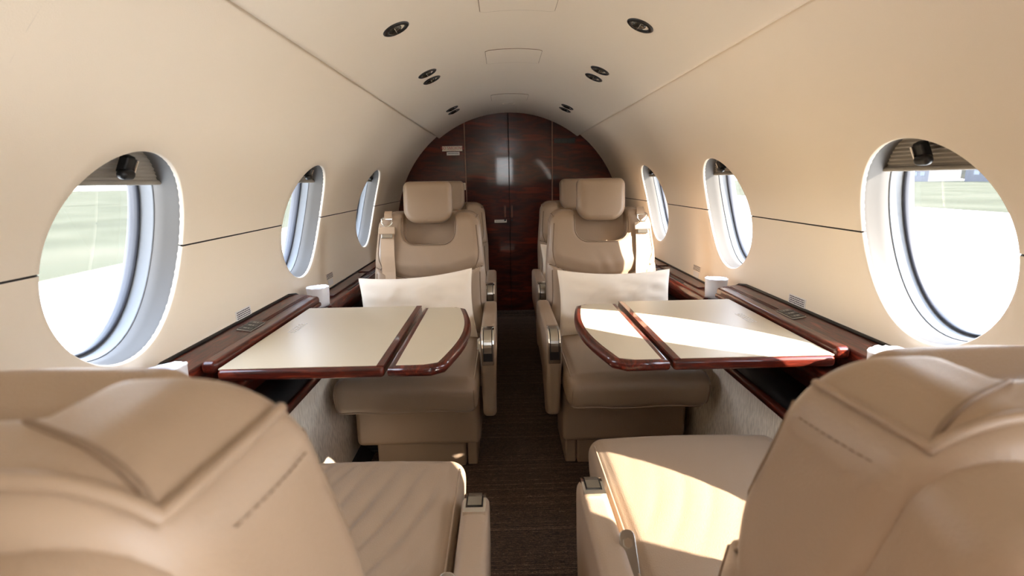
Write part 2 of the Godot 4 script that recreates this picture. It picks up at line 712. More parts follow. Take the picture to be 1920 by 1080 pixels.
func shell() -> void:
	# floor
	var fl := struct("floor")
	part("carpet", rbox(Vector3(1.5, 0.05, ZF - ZB + 0.1), 0.002, 1), M.carpet, fl, Vector3(0, -0.025, (ZF + ZB) / 2))
	part("subfloor", rbox(Vector3(2.1, 0.06, ZF - ZB + 0.1), 0.002, 1), M.dark_gap, fl, Vector3(0, -0.085, (ZF + ZB) / 2))
	# side walls
	for s in [-1, 1]:
		var w := struct("wall_left" if s < 0 else "wall_right")
		var edges := [ZB - 0.03, -2.68, -1.65, -0.775, -0.135, 0.5]
		for upper in [true, false]:
			var st := begin()
			for k in 5:
				wall_panel(s, upper, RW, false, edges[k], edges[k + 1], WINS[k], k < 3 or s > 0, st)
			wall_panel(s, upper, RW, false, 0.5 if s < 0 else 1.25, ZF, 0, false, st)
			part("upper_panel" if upper else "lower_panel", done(st), M.lining, w)
			st = begin()
			for k in 5:
				wall_panel(s, upper, 1.07, true, edges[k], edges[k + 1], WINS[k], k < 3 or s > 0, st)
			wall_panel(s, upper, 1.07, true, 0.5 if s < 0 else 1.25, ZF, 0, false, st)
			part("outer_skin", done(st), M.house_wall, w)
		# dark gap between upper and lower panel, in runs between the windows
		var ends := [[ZB, WINS[0] - WH - 0.008], [WINS[0] + WH + 0.008, WINS[1] - WH - 0.008], [WINS[1] + WH + 0.008, WINS[2] - WH - 0.008], [WINS[2] + WH + 0.008, WINS[3] - WH - 0.008], [WINS[3] + WH + 0.008, WINS[4] - WH - 0.008]]
		for e in ends:
			part("panel_joint", tube([on_wall(s, RW + 0.0035, TC, e[0]), on_wall(s, RW + 0.0035, TC, e[1])], 0.004, 6), M.dark_gap, w)
		# belly below the panels
		var rows := []
		for i in 9:
			var a: float = lerp(TC - 0.46, -0.98, i / 8.0)
			rows.append([on_wall(s, 1.0, a, ZB - 0.03), on_wall(s, 1.0, a, 0.5 if s > 0 else ZF)])
		part("belly_skin", grid_mesh(rows, s < 0), M.dark_gap, w)
		# door frame either side of the open entry door (right), behind the camera
		if s > 0:
			for z in [0.5, 1.25]:
				var jr := []
				for i in 17:
					var a2: float = lerp(-0.9, 0.93, i / 16.0)
					jr.append([on_wall(s, 0.92, a2, z), on_wall(s, 1.09, a2, z)])
				part("door_jamb", grid_mesh(jr, z < 1.0), M.lining, w)
	# headliner
	var c := struct("ceiling")
	var prof := [[1.07, 0.9], [0.93, 0.904], [0.9155, 0.9045], [0.9085, 0.908], [0.9055, 0.9145]]
	for i in 41:
		prof.append([0.905, lerp(0.922, PI - 0.922, i / 40.0)])
	for i in range(4, -1, -1):
		prof.append([prof[i][0], PI - prof[i][1]])
	var hr := []
	for p in prof:
		hr.append([on_wall(1, p[0], p[1], ZB - 0.02), on_wall(1, p[0], p[1], -2.0), on_wall(1, p[0], p[1], ZF)])
	part("headliner", grid_mesh(hr, true), M.headliner, c)
	var hr2 := []
	for i in 31:
		var a3: float = lerp(0.9, PI - 0.9, i / 30.0)
		hr2.append([on_wall(1, 1.07, a3, ZB - 0.03), on_wall(1, 1.07, a3, ZF)])
	part("crown_skin", grid_mesh(hr2, false), M.house_wall, c)
	# hatches in the headliner
	for h in [[-1.745, 0.30], [-2.35, 0.245], [-3.45, 0.24]]:
		var z1: float = h[0] + 0.5 * h[1] if h[1] < 0.3 else h[0] + 0.3
		var z0: float = h[0] - 0.5 * h[1] if h[1] < 0.3 else h[0]
		hatch(c, -0.117, 0.117, z0, z1)
	part("vent_slot", rbox(Vector3(0.07, 0.004, 0.016), 0.0015, 1), M.dark_gap, c, Vector3(0, CY + 0.9045, -3.755))
	part("vent_slot_frame", tube([Vector3(-0.042, CY + 0.903, -3.742), Vector3(0.042, CY + 0.903, -3.742), Vector3(0.042, CY + 0.903, -3.768), Vector3(-0.042, CY + 0.903, -3.768)], 0.002, 6, true), M.headliner, c)

func hatch(c: Node3D, x0: float, x1: float, z0: float, z1: float) -> void:
	# a thin lid lying on the headliner, standing proud by its own thickness, with a dark joint round it
	var st := begin()
	var P := []
	var E := []
	for i in 17:
		var x: float = lerp(x0, x1, i / 16.0)
		# corners cut round
		var e := minf(x - x0, x1 - x)
		var cut := 0.0
		if e < 0.012:
			cut = 0.012 - sqrt(maxf(0.0, 0.012 * 0.012 - pow(0.012 - e, 2)))
		var y := CY + sqrt(0.9022 * 0.9022 - x * x)
		P.append([Vector3(x, y, z0 + cut), Vector3(x, y, z1 - cut)])
		E.append(Vector3(x, y + 0.0035, z0 + cut))
	for i in range(16, -1, -1):
		E.append(P[i][1] + Vector3(0, 0.0035, 0))
	grid(st, P, false)
	var lo := []
	var hi := []
	for i in E.size() + 1:
		var q: Vector3 = E[i % E.size()]
		hi.append(q)
		lo.append(q - Vector3(0, 0.0035, 0))
	grid(st, [lo, hi], true, -1)
	part("mask_hatch", done(st), M.headliner, c)
	var jt := []
	for q2 in E:
		jt.append(q2 + Vector3(0, -0.0026, 0))
	part("hatch_joint", tube(jt, 0.0011, 5, true), M.thread, c)

func ring_of(s: int, zc: float, R: float, sc: float, n := 64) -> Array:
	var row := []
	for i in n + 1:
		var an := TAU * (i % n) / n
		row.append(on_wall(s, R, TC + SH * sc * sin(an) / RW, zc + WH * sc * cos(an)))
	return row

func window(s: int, k: int) -> void:
	var zc: float = WINS[k]
	var w := struct("window_%d" % (k + 1 + (0 if s < 0 else 5)))
	var f := s > 0
	part("reveal", grid_mesh([ring_of(s, zc, 0.934, 0.99), ring_of(s, zc, 0.945, 0.975), ring_of(s, zc, 0.972, 0.968), ring_of(s, zc, 0.975, 0.962), ring_of(s, zc, 1.0, 0.958)], f), M.bezel, w)
	part("frame_ring", grid_mesh([ring_of(s, zc, 1.0, 0.962), ring_of(s, zc, 0.999, 0.955), ring_of(s, zc, 1.003, 0.95), ring_of(s, zc, 1.03, 0.935), ring_of(s, zc, 1.033, 0.925)], f), M.window_ring, w)
	part("gasket", grid_mesh([ring_of(s, zc, 1.035, 0.93), ring_of(s, zc, 1.030, 0.922), ring_of(s, zc, 1.031, 0.907), ring_of(s, zc, 1.036, 0.90), ring_of(s, zc, 1.05, 0.897), ring_of(s, zc, 1.073, 0.99)], f), M.gasket, w)
	var rows := []
	for i in 9:
		rows.append(ring_of(s, zc, 1.042, 0.91 * (1.0 - i / 8.0) + 0.0001))
	part("glass", grid_mesh(rows, f), M.pane, w)
	# pleated shade, drawn down a little
	var sb := 0.150 if k < 3 else 0.215
	var pr := []
	var nf := 9
	for i in nf * 2 + 1:
		var sv: float = lerp(sb, SH * 0.955, i / (nf * 2.0))
		var half: float = WH * 0.968 * sqrt(maxf(0.0, 1.0 - pow(sv / (SH * 0.968), 2)))
		var rr := 0.983 + (0.0035 if i % 2 == 0 else 0.0)
		var row := []
		for j in 9:
			row.append(on_wall(s, rr, TC + sv / RW, zc + half * lerp(-1.0, 1.0, j / 8.0)))
		pr.append(row)
	var st := begin()
	grid(st, pr, f, -1)
	part("shade", done(st), M.shade, w)
	var hb: float = WH * 0.968 * sqrt(1.0 - pow(sb / (SH * 0.968), 2))
	var bar := []
	for j in 9:
		bar.append(on_wall(s, 0.982, TC + sb / RW, zc + hb * lerp(-1.0, 1.0, j / 8.0)))
	part("shade_rail", tube(bar, 0.006, 8), M.shade, w)
	# shade latch
	var a := TC + 0.198 / RW
	var o := part("shade_latch", rbox(Vector3(0.02, 0.042, 0.026), 0.005), M.black_plastic, w, on_wall(s, 0.962, a, zc), Vector3(0, 0, s * a))
	part("latch_knob", rbox(Vector3(0.022, 0.022, 0.04), 0.01), M.black_plastic, o, Vector3(-s * 0.014, -0.016, 0.012))
	part("latch_pin", rbox(Vector3(0.01, 0.034, 0.006), 0.002, 2), M.chrome, o, Vector3(-s * 0.011, 0.0, -0.011))

# =====================================================================  aft bulkhead
func arch(x0: float, x1: float, y0: float, R: float) -> PackedVector2Array:
	var p := PackedVector2Array([Vector2(x0, y0), Vector2(x1, y0)])
	for i in 25:
		var x: float = lerp(x1, x0, i / 24.0)
		p.append(Vector2(x, CY + sqrt(maxf(R * R - x * x, 0.0))))
	return p

func bulkhead() -> void:
	var w := struct("wall_back", Vector3(0, 0, ZB))
	part("backing", slab(arch(-1.06, 1.06, -0.1, 1.065), 0.04, 0.0), M.dark_gap, w, Vector3(0, 0, -0.04))
	part("side_panel", slab(arch(-0.94, -0.358, 0.0, 0.942), 0.03, 0.002), M.wood_bulkhead, w)
	part("side_panel", slab(arch(0.358, 0.94, 0.0, 0.942), 0.03, 0.002), M.wood_bulkhead, w)
	for x in [-0.354, 0.354]:
		part("door_post", rbox(Vector3(0.007, 1.62, 0.012), 0.002, 2), M.bronze, w, Vector3(x, 0.81, -0.002))
	part("threshold", rbox(Vector3(0.70, 0.045, 0.05), 0.006), M.carpet, w, Vector3(0, 0.022, 0.005))
	for s in [-1, 1]:
		var d := struct("door_1" if s < 0 else "door_2", Vector3(0, 0, ZB))
		var pl := arch(0.0015, 0.349, 0.047, 0.942)
		if s < 0:
			for i in pl.size():
				pl[i].x = -pl[i].x
		part("door_leaf", slab(pl, 0.028, 0.0025), M.wood_bulkhead, d, Vector3(0, 0, 0.003))
		var h := part("pull", rbox(Vector3(0.017, 0.10, 0.014), 0.006), M.pull_wood, d, Vector3(s * 0.028 - 0.012, 0.893, 0.008))
		part("pull_plate", rbox(Vector3(0.026, 0.115, 0.004), 0.0015, 1), M.wood_bulkhead, h, Vector3(0, 0, -0.005))
		part("door_latch", rbox(Vector3(0.014, 0.014, 0.008), 0.003, 2), M.black_plastic, d, Vector3(s * 0.028 - 0.012, 0.822, 0.006))

# the forward end behind the camera: partition, windscreen openings
func front_end() -> void:
	var w := struct("wall_front", Vector3(0, 0, ZF))
	part("lower_panel", rbox(Vector3(2.3, 1.2, 0.06), 0.01, 2), M.black_leather, w, Vector3(0, 0.46, 0.03))
	part("upper_panel", rbox(Vector3(2.3, 0.4, 0.06), 0.01, 2), M.lining, w, Vector3(0, 1.80, 0.03))
	for s in [-1, 1]:
		part("side_panel", rbox(Vector3(1.0, 0.58, 0.06), 0.01, 2), M.lining, w, Vector3(s * 0.66, 1.34, 0.03))
	var g := struct("window_11", Vector3(0, 1.33, ZF + 0.03))
	part("windscreen_pane", rbox(Vector3(0.33, 0.56, 0.008), 0.002, 1), M.pane, g)

# =====================================================================  side consoles
func prism_z(poly: Array, z0: float, z1: float, s: int) -> ArrayMesh:
	# cross-section [[|x|, y], ...] run along z, mirrored to side s, closed at the ends
	var p := PackedVector2Array()
	for q in poly:
		p.append(Vector2(s * q[0], q[1]))
	return slab(p, z1 - z0, 0.0025, Transform3D(Basis(), Vector3(0, 0, z1)))

func consoles() -> void:
	for s in [-1, 1]:
		var side := "left" if s < 0 else "right"
		var c := thing("side_console", "%s side console, cream fabric side under a dark mahogany ledge below the %s windows" % [side, side], "console", Vector3.ZERO)
		var z0 := ZB + 0.02
		var z1 := 0.46 if s > 0 else 0.08
		part("fabric_panel", prism_z([[0.69, 0.0], [0.715, 0.0], [0.715, 0.51], [0.69, 0.51]], z0, z1, s), M.fabric, c)
		part("black_shelf", prism_z([[0.696, 0.505], [0.86, 0.505], [0.86, 0.524], [0.696, 0.524]], z0, z1, s), M.black_leather, c)
		part("edge_trim", prism_z([[0.686, 0.502], [0.699, 0.502], [0.699, 0.527], [0.686, 0.527]], z0, z1, s), M.wood_z, c)
		part("riser", prism_z([[0.845, 0.52], [0.86, 0.52], [0.86, 0.615], [0.845, 0.615]], z0, z1, s), M.wood_z, c)
		part("ledge", prism_z([[0.775, 0.607], [0.945, 0.607], [0.945, 0.634], [0.79, 0.634], [0.775, 0.627]], z0, z1, s), M.wood_z, c)
		# raised rim of the ledge on the aisle side, in two runs either side of the table bay
		for e in [[z0, -2.06], [-1.20, z1]]:
			part("ledge_rim", prism_z([[0.770, 0.610], [0.800, 0.610], [0.797, 0.648], [0.783, 0.652], [0.772, 0.640]], e[0], e[1], s), M.wood_z, c)
		# raised block with the switches, its wall corners rounded
		var pl := rounded_poly([Vector2(0.846, -2.05), Vector2(0.93, -2.05), Vector2(0.93, -1.17), Vector2(0.846, -1.17)], [0.008, 0.055, 0.055, 0.008], 8)
		var pts := PackedVector2Array()
		for q in pl:
			pts.append(Vector2(s * q.x, -q.y))
		var t := Transform3D(Basis(Vector3(1, s * 0.16, 0), Vector3(0, 0, -1), Vector3(0, 1, 0)), Vector3(0, 0.698 - 0.16 * 0.846, 0))
		part("switch_ledge", slab(pts, 0.075, 0.005, t), M.wood_z, c)
		# shallow flutes along the block
		for fx in [0.862, 0.868, 0.874]:
			part("flute", tube([Vector3(s * fx, 0.6985 + 0.16 * (fx - 0.846), -2.03), Vector3(s * fx, 0.6985 + 0.16 * (fx - 0.846), -1.66)], 0.0013, 6), M.wood_z, c)
		# table rail
		part("table_rail", rbox(Vector3(0.042, 0.034, 0.76), 0.012, 4), M.wood_z, c, Vector3(s * 0.825, 0.690, -1.625))
		part("rail_lip", rbox(Vector3(0.014, 0.016, 0.74), 0.005, 3), M.wood_z, c, Vector3(s * 0.803, 0.676, -1.625))
		# black moulding where the wood meets the wall
		var mould := [Vector3(s * 0.921, 0.640, z0), Vector3(s * 0.921, 0.640, -2.09), Vector3(s * 0.912, 0.66, -2.072), Vector3(s * 0.893, 0.690, -2.056), Vector3(s * 0.914, 0.708, -2.04), Vector3(s * 0.925, 0.713, -2.0), Vector3(s * 0.926, 0.713, -1.7), Vector3(s * 0.926, 0.713, -1.22), Vector3(s * 0.921, 0.705, -1.185), Vector3(s * 0.91, 0.68, -1.16), Vector3(s * 0.921, 0.645, -1.14), Vector3(s * 0.921, 0.640, -1.1), Vector3(s * 0.921, 0.640, z1)]
		part("wall_moulding", tube(mould, 0.0055, 8), M.black_plastic, c)
		# covers and slots of the aft ledge
		for sl in [[-3.9, -2.95, 0.885], [-2.90, -2.32, 0.885]]:
			part("ledge_cover", rbox(Vector3(0.062, 0.006, sl[1] - sl[0]), 0.0025, 2), M.wood_z, c, Vector3(s * sl[2], 0.636, (sl[0] + sl[1]) / 2))
		for sl in [[-2.85, -2.45, 0.828], [-3.4, -2.9, 0.828]]:
			part("ledge_slot", rbox(Vector3(0.014, 0.003, sl[1] - sl[0]), 0.001, 1), M.black_plastic, c, Vector3(s * sl[2], 0.6345, (sl[0] + sl[1]) / 2))
		# cup holders
		for z in [-2.11, -1.12]:
			part("cup_holder", lathe([[0.050, 0.0], [0.051, 0.003], [0.056, 0.003], [0.058, 0.0]], 32), M.brushed, c, Vector3(s * 0.848, 0.634, z))
		# three-button switch panel
		var yb := 0.7005 + 0.16 * 0.026
		var sp := part("switch_panel", rbox(Vector3(0.046, 0.004, 0.098), 0.0018, 2), M.button_mark, c, Vector3(s * 0.876, yb, -1.585), Vector3(0, 0, s * 0.158))
		for k in 3:
			var bt := part("button", rbox(Vector3(0.041, 0.005, 0.030), 0.002, 2), M.button, sp, Vector3(0, 0.0012, (k - 1) * 0.0315))
			bt.set_meta("label", "black push button with pale mark")
			part("button_mark", button_sign(s), M.button_mark, sp, Vector3(0, 0.0039, (k - 1) * 0.0315))
		# vent grille at floor level between console and far seat
		var vt := thing("floor_vent", "black slatted floor vent beside the %s table seat" % side, "vent", Vector3(s * 0.648, 0.0, -2.02), 0.0, "floor vents")
		part("vent_grille", rbox(Vector3(0.075, 0.10, 0.012), 0.003, 2), M.black_plastic, vt, Vector3(0, 0.052, 0))
		for i in 7:
			part("grille_bar", rbox(Vector3(0.068, 0.004, 0.006), 0.0015, 1), M.button, vt, Vector3(0, 0.013 + 0.013 * i, 0.008))

func button_sign(s: int) -> ArrayMesh:
	var st := begin()
	for i in 2:
		rbox_add(st, Vector3(0.010, 0.0006, 0.003), 0.0002, Transform3D(Basis(), Vector3(s * 0.004, 0, -0.003 + 0.006 * i)), 1)
	rbox_add(st, Vector3(0.003, 0.0006, 0.009), 0.0002, Transform3D(Basis(), Vector3(-s * 0.006, 0, 0)), 1)
	st.index()
	return st.commit()

# a tall wooden cabinet on the left behind the camera
func galley() -> void:
	var t := thing("galley_cabinet", "tall dark mahogany galley cabinet on the left behind the viewer", "cabinet", Vector3(-0.43, 0, 0.95))
	part("carcass", rbox(Vector3(0.2, 1.24, 1.4), 0.01, 2), M.wood_bulkhead, t, Vector3(0, 0.62, 0))
	for k in 3:
		var d := part("door", rbox(Vector3(0.02, 1.14, 0.44), 0.006, 2), M.wood_bulkhead, t, Vector3(0.108, 0.62, (k - 1) * 0.46))
		part("handle", rbox(Vector3(0.016, 0.10, 0.014), 0.005, 2), M.brushed, d, Vector3(0.016, 0.1, 0.17))

# =====================================================================  seats
const BT := 0.562            # height of the backrest along itself
const LEAN := 0.275

func back_outline(x: float, v: float, w: float) -> float:
	# half width 0.255 low down, 0.235 at the shoulders
	var hw := 0.256 - 0.02 * smoothstep(0.25, BT, v)
	v += 0.30 * w * smoothstep(0.30, BT, v)
	return box2(x, v - (BT - 0.12) / 2.0, hw, (BT + 0.12) / 2.0, 0.07)

func notch(x: float, v: float) -> float:
	return box2(x, v - 0.415 - 0.3, 0.121, 0.3, 0.062)

func pad_field(p: Vector3) -> float:
	var ax := absf(p.x)
	var v := p.y
	var w := p.z
	# relief of the front
	if w > -0.09:
		var yoke := 0.245 + 1.05 * p.x * p.x
		var g := 0.0
		g -= 0.011 * bump(v - yoke, 0.011)
		if v < yoke:
			g -= 0.010 * bump(ax - 0.155 - 0.25 * maxf(0.0, v - 0.15), 0.011)
			g += 0.020 * smoothstep(0.14, 0.21, ax) * (1.0 - smoothstep(0.235, 0.262, ax))
			g += 0.014 * (1.0 - pow(minf(ax / 0.15, 1.0), 2)) * smoothstep(0.0, 0.1, yoke - v)
			g += 0.055 * bump(v - 0.02, 0.075)
		else:
			g += 0.020 * smoothstep(0.0, 0.07, v - yoke) * (1.0 - 0.6 * smoothstep(0.3, BT, v))
			g += 0.0016 * sin(p.x * 95.0 + v * 40.0) * bump(v - yoke - 0.06, 0.05) * (0.5 + 0.5 * sin(p.x * 23.0 + 1.0))
		w -= g * smoothstep(-0.09, -0.02, p.z)
	var d := push(back_outline(p.x, v, p.z), absf(w + 0.075) - 0.075, 0.036)
	# bellied side faces
	d -= 0.006 * (1.0 - pow(clampf((p.z + 0.075) / 0.075, -1, 1), 2)) * smoothstep(0.15, 0.25, ax)
	# recess for the headrest
	var nd := push(notch(p.x, v), -0.058 - p.z if p.z < 0.0 else -1.0, 0.0)
	nd = maxf(notch(p.x, v), -0.06 - p.z)
	return smax(d, -nd, 0.022) * 0.9

func shell_field(p: Vector3) -> float:
	var hw := 0.252 - 0.02 * smoothstep(0.25, BT, p.y)
	var d2 := box2(p.x, p.y - (BT - 0.10) / 2.0, hw, (BT + 0.14) / 2.0, 0.05)
	var w := p.z
	var g := -0.008 * bump(absf(p.x) - 0.165, 0.012) + 0.02 * (1.0 - pow(clampf(p.x / 0.26, -1, 1), 2))
	if w < -0.15:
		w += g * smoothstep(-0.15, -0.185, p.z)
	return push(d2, absf(w + 0.160) - 0.04, 0.026)

func headrest_field(p: Vector3) -> float:
	var r := 0.03 if p.y > 0.0 else 0.07
	var d2 := box2(p.x, p.y, 0.113, 0.098, r)
	var w := p.z - 0.012 * (1.0 - pow(clampf(p.x / 0.113, -1, 1), 2)) * (1.0 - 0.5 * pow(clampf(p.y / 0.1, -1, 1), 2)) * (1.0 if p.z > 0 else 0.0)
	w += 0.10 * maxf(0.0, p.y) * 0.3
	return push(d2, absf(w) - 0.042, 0.026)

func cushion_field(p: Vector3, wrinkled: bool) -> float:
	# top at y = 0, front at z = 0.37
	var y := p.y
	y -= 0.016 * (1.0 - pow(clampf(p.x / 0.25, -1, 1), 2)) * (1.0 - pow(clampf(p.z / 0.4, -1, 1), 4)) * (1.0 if p.y > -0.06 else 0.0)
	if p.y > -0.06:
		y += 0.003 * bump(absf(p.x) - 0.226, 0.008) * smoothstep(0.36, 0.30, p.z)
		var k := 0.009 if wrinkled else 0.0012
		var c := p.x * 105.0 + p.z * 44.0 + 1.6 * sin(p.z * 12.0 + 1.0)
		y += k * pow(0.5 + 0.5 * sin(c), 2) * (0.35 + 0.65 * pow(sin(p.z * 11.0 + p.x * 5.0 + 0.6), 2)) * smoothstep(0.225, 0.15, absf(p.x)) * smoothstep(0.36, 0.25, p.z)
	var d2 := box2(p.z, y + 0.072, 0.37, 0.072, 0.055)
	# nose: front face leans back a little towards the bottom
	d2 += 0.02 * smoothstep(-0.02, -0.15, p.y) * smoothstep(0.2, 0.37, p.z)
	return push(d2, absf(p.x) - 0.25 + 0.004 * smoothstep(-0.05, -0.14, p.y), 0.035) * 0.9

var arm_poly := PackedVector2Array()

func arm_field(p: Vector3) -> float:
	# x across, profile in (z, y); top at y = 0, front at z = 0
	var d2 := poly_distance(Vector2(p.z, p.y), arm_poly) - 0.045
	return push(d2, absf(p.x) - 0.0285 + 0.004 * smoothstep(-0.1, -0.33, p.y), 0.016)

func arm_edge(a: float) -> Vector2:
	# a runs over the front top corner: 0 on the top, 1 on the front face; (z, y)
	var r := 0.046
	var corner := Vector2(-0.045, -0.045)
	if a < 0.35:
		return Vector2(lerp(-0.10, -0.045, a / 0.35), 0.001)
	if a < 0.7:
		var t := (a - 0.35) / 0.35 * PI / 2
		return corner + Vector2(sin(t), cos(t)) * r
	return Vector2(0.001, lerp(-0.045, -0.12, (a - 0.7) / 0.3))

func strip(a0: float, a1: float, x0: float, x1: float, lift0: float, n := 14) -> ArrayMesh:
	# thin plate that wraps the armrest's front top corner
	var rows := []
	for i in n + 1:
		var a: float = lerp(a0, a1, i / float(n))
		var q := arm_edge(a)
		var q2 := arm_edge(minf(a + 0.01, 1.0)) - arm_edge(maxf(a - 0.01, 0.0))
		var nr := Vector2(-q2.y, q2.x).normalized()
		if nr.dot(q - Vector2(-0.1, -0.12)) < 0:
			nr = -nr
		var lo := q - nr * 0.006
		var hi := q + nr * lift0
		rows.append([Vector3(x0, lo.y, lo.x), Vector3(x0, hi.y, hi.x), Vector3(x1, hi.y, hi.x), Vector3(x1, lo.y, lo.x), Vector3(x0, lo.y, lo.x)])
	var st := begin()
	grid(st, rows, false, -1)
	st.set_smooth_group(-1)
	for e in [0, n]:
		var R: Array = rows[e]
		tri(st, R[0], R[1], R[2])
		tri(st, R[0], R[2], R[3])
	return done(st)

# a point on the top of the backrest at depth w; t runs from one shoulder corner (-1) over the top to the other (1)
func over_top(t: float, w: float, lift: float) -> Vector3:
	var sg := 1.0 if t >= 0.0 else -1.0
	var a := absf(t)
	if a < 0.72:
		return land(pad_field, Vector3(sg * 0.165 * a / 0.72, BT + 0.13, w), Vector3(0, -1, 0), lift)
	var an: float = lerp(PI / 2, 0.72, (a - 0.72) / 0.28)
	return land(pad_field, Vector3(sg * (0.165 + 0.2 * cos(an)), 0.492 - 0.25 * w + 0.2 * sin(an), w), Vector3(-sg * cos(an), -sin(an), 0), lift)

func seats() -> void:
	for q in [Vector2(-0.045, -0.045), Vector2(-0.062, -0.30), Vector2(-0.13, -0.33), Vector2(-0.26, -0.20), Vector2(-0.52, -0.17), Vector2(-0.52, -0.045)]:
		arm_poly.append(q)
	var pad := nets(pad_field, Vector3(-0.29, -0.16, -0.19), Vector3(0.29, BT + 0.07, 0.10), 0.006)
	var shl := nets(shell_field, Vector3(-0.28, -0.16, -0.26), Vector3(0.28, BT + 0.07, -0.10), 0.008)
	var head := nets(headrest_field, Vector3(-0.135, -0.12, -0.07), Vector3(0.135, 0.12, 0.08), 0.006)
	var cush := nets(cushion_field.bind(false), Vector3(-0.28, -0.17, -0.40), Vector3(0.28, 0.04, 0.40), 0.008)
	var cushw := nets(cushion_field.bind(true), Vector3(-0.28, -0.17, -0.40), Vector3(0.28, 0.04, 0.40), 0.006)
	var arm := nets(arm_field, Vector3(-0.045, -0.41, -0.60), Vector3(0.045, 0.02, 0.03), 0.006)
	# seams and piping, laid on the fields
	var seams := {}
	var yoke := []
	for i in 41:
		var x: float = lerp(-0.248, 0.248, i / 40.0)
		yoke.append(land(pad_field, Vector3(x, 0.245 + 1.05 * x * x, 0.09), Vector3(0, 0, -1), -0.0005))
	seams.yoke = tube(yoke, 0.0028, 6)
	var u := []
	for i in 61:
		var t := i / 60.0
		var q := Vector2.ZERO
		if t < 0.3:
			q = Vector2(-0.121, lerp(BT - 0.02, 0.477, t / 0.3))
		elif t < 0.7:
			var tt := (t - 0.3) / 0.4
			if tt < 0.35:
				var an := PI + PI / 2 * tt / 0.35
				q = Vector2(-0.059, 0.477) + Vector2(cos(an), sin(an)) * 0.062
			elif tt < 0.65:
				q = Vector2(lerp(-0.059, 0.059, (tt - 0.35) / 0.3), 0.415)
			else:
				var an2 := -PI / 2 + PI / 2 * (tt - 0.65) / 0.35
				q = Vector2(0.059, 0.477) + Vector2(cos(an2), sin(an2)) * 0.062
		else:
			q = Vector2(0.121, lerp(0.477, BT - 0.02, (t - 0.7) / 0.3))
		var dirn := (q - Vector2(0, 0.56)).normalized()
		var at2 := q + dirn * 0.007
		u.append(land(pad_field, Vector3(at2.x, at2.y, 0.09), Vector3(0, 0, -1), 0.0))
	seams.notch = tube(u, 0.0024, 6)
	for s in [-1, 1]:
		var bol := []
		for i in 21:
			var v: float = lerp(0.0, 0.25, i / 20.0)
			var x2: float = 0.155 + 0.25 * maxf(0.0, v - 0.15)
			bol.append(land(pad_field, Vector3(s * x2, v, 0.12), Vector3(0, 0, -1), -0.0005))
		seams["bolster%d" % s] = tube(bol, 0.0024, 6)
		var sh := []
		var stitch := begin()
		var last := Vector3.ZERO
		for i in 31:
			var w: float = lerp(-0.016, -0.127, i / 30.0)
			var an3 := 0.62 + 0.1 * i / 30.0
			sh.append(land(pad_field, Vector3(s * (0.165 + 0.2 * cos(an3)), 0.492 - 0.25 * w + 0.2 * sin(an3), w), Vector3(-s * cos(an3), -sin(an3), 0), 0.001))
			var lowp := land(pad_field, Vector3(s * 0.36, 0.492 - 0.25 * w + 0.2 * sin(an3) - 0.105, w), Vector3(-s, 0, 0), 0.0002)
			if i % 2 == 1 and i > 3 and i < 26:
				tube_add(stitch, [last, lowp], 0.0007, 4)
			last = lowp
		# runs down the front edge and on
		var front := []
		for i in 16:
			var v2: float = lerp(0.02, 0.50, i / 15.0)
			front.append(land(pad_field, Vector3(s * 0.30, v2, 0.06), Vector3(-s * 0.8, 0, -0.6).normalized(), 0.0005))
		seams["front%d" % s] = tube(front, 0.003, 6)
		seams["shoulder%d" % s] = tube(sh, 0.0042, 8)
		seams["stitch%d" % s] = done(stitch)
	# both run round the upper corners of the backrest to meet the end of the shoulder piping
	var back_edge := []
	for i in 53:
		back_edge.append(over_top(lerp(-1.0, 1.0, i / 52.0), -0.127, 0.001))
	seams.back_edge = tube(back_edge, 0.0042, 8)
	var top_seam := []
	for s2 in [-1, 1]:
		var ts := []
		for i in 17:
			ts.append(over_top(s2 * lerp(0.56, 1.0, i / 16.0), lerp(-0.075, -0.127, i / 16.0), 0.0002))
		top_seam.append(tube(ts, 0.0022, 6))
	# cushion piping round the top edge
	var cf := cushion_field.bind(false)
	var rim := []
	for i in 33:
		var z: float = lerp(-0.3, 0.31, i / 32.0)
		rim.append(land(cf, Vector3(0.239, 0.1, z), Vector3(0, -1, 0), 0.0))
	for i in range(1, 12):
		var zz: float = lerp(0.0, -0.09, i / 11.0)
		rim.append(land(cf, Vector3(0.238, zz - 0.03, 0.5), Vector3(0, 0, -1), 0.0))
	var rimr := tube(rim, 0.0032, 6)
	var riml := []
	for p in rim:
		riml.append(Vector3(-p.x, p.y, p.z))
	var riml_mesh := tube(riml, 0.0032, 6)
	var hem := []
	for i in 33:
		var x5: float = lerp(-0.246, 0.246, i / 32.0)
		hem.append(land(cf, Vector3(x5, -0.118 + 0.006 * sin(i * 0.35), 0.5), Vector3(0, 0, -1), 0.0005))
	var hem_mesh := tube(hem, 0.0035, 6)
	var skirt := rbox(Vector3(0.49, 0.22, 0.46), 0.022, 4)
	var foot := rbox(Vector3(0.045, 0.135, 0.30), 0.008, 3)
	var pedestal := rbox(Vector3(0.36, 0.13, 0.34), 0.01, 3)
	var B := {"pad": pad, "shell": shl, "head": head, "cush": cush, "cushw": cushw, "arm": arm, "seams": seams, "top_seam": top_seam, "rimr": rimr, "riml": riml_mesh, "hem": hem_mesh, "skirt": skirt, "foot": foot, "pedestal": pedestal}
	B.latch_frame_a = strip(0.10, 0.97, -0.0225, -0.0175, 0.004)
	B.latch_frame_b = strip(0.10, 0.97, 0.0175, 0.0225, 0.004)
	B.latch_lip = strip(0.06, 0.15, -0.0225, 0.0225, 0.0045, 4)
	B.latch_foot = strip(0.93, 0.985, -0.0215, 0.0215, 0.003, 4)
	B.latch_base = strip(0.11, 0.96, -0.0175, 0.0175, 0.0010)
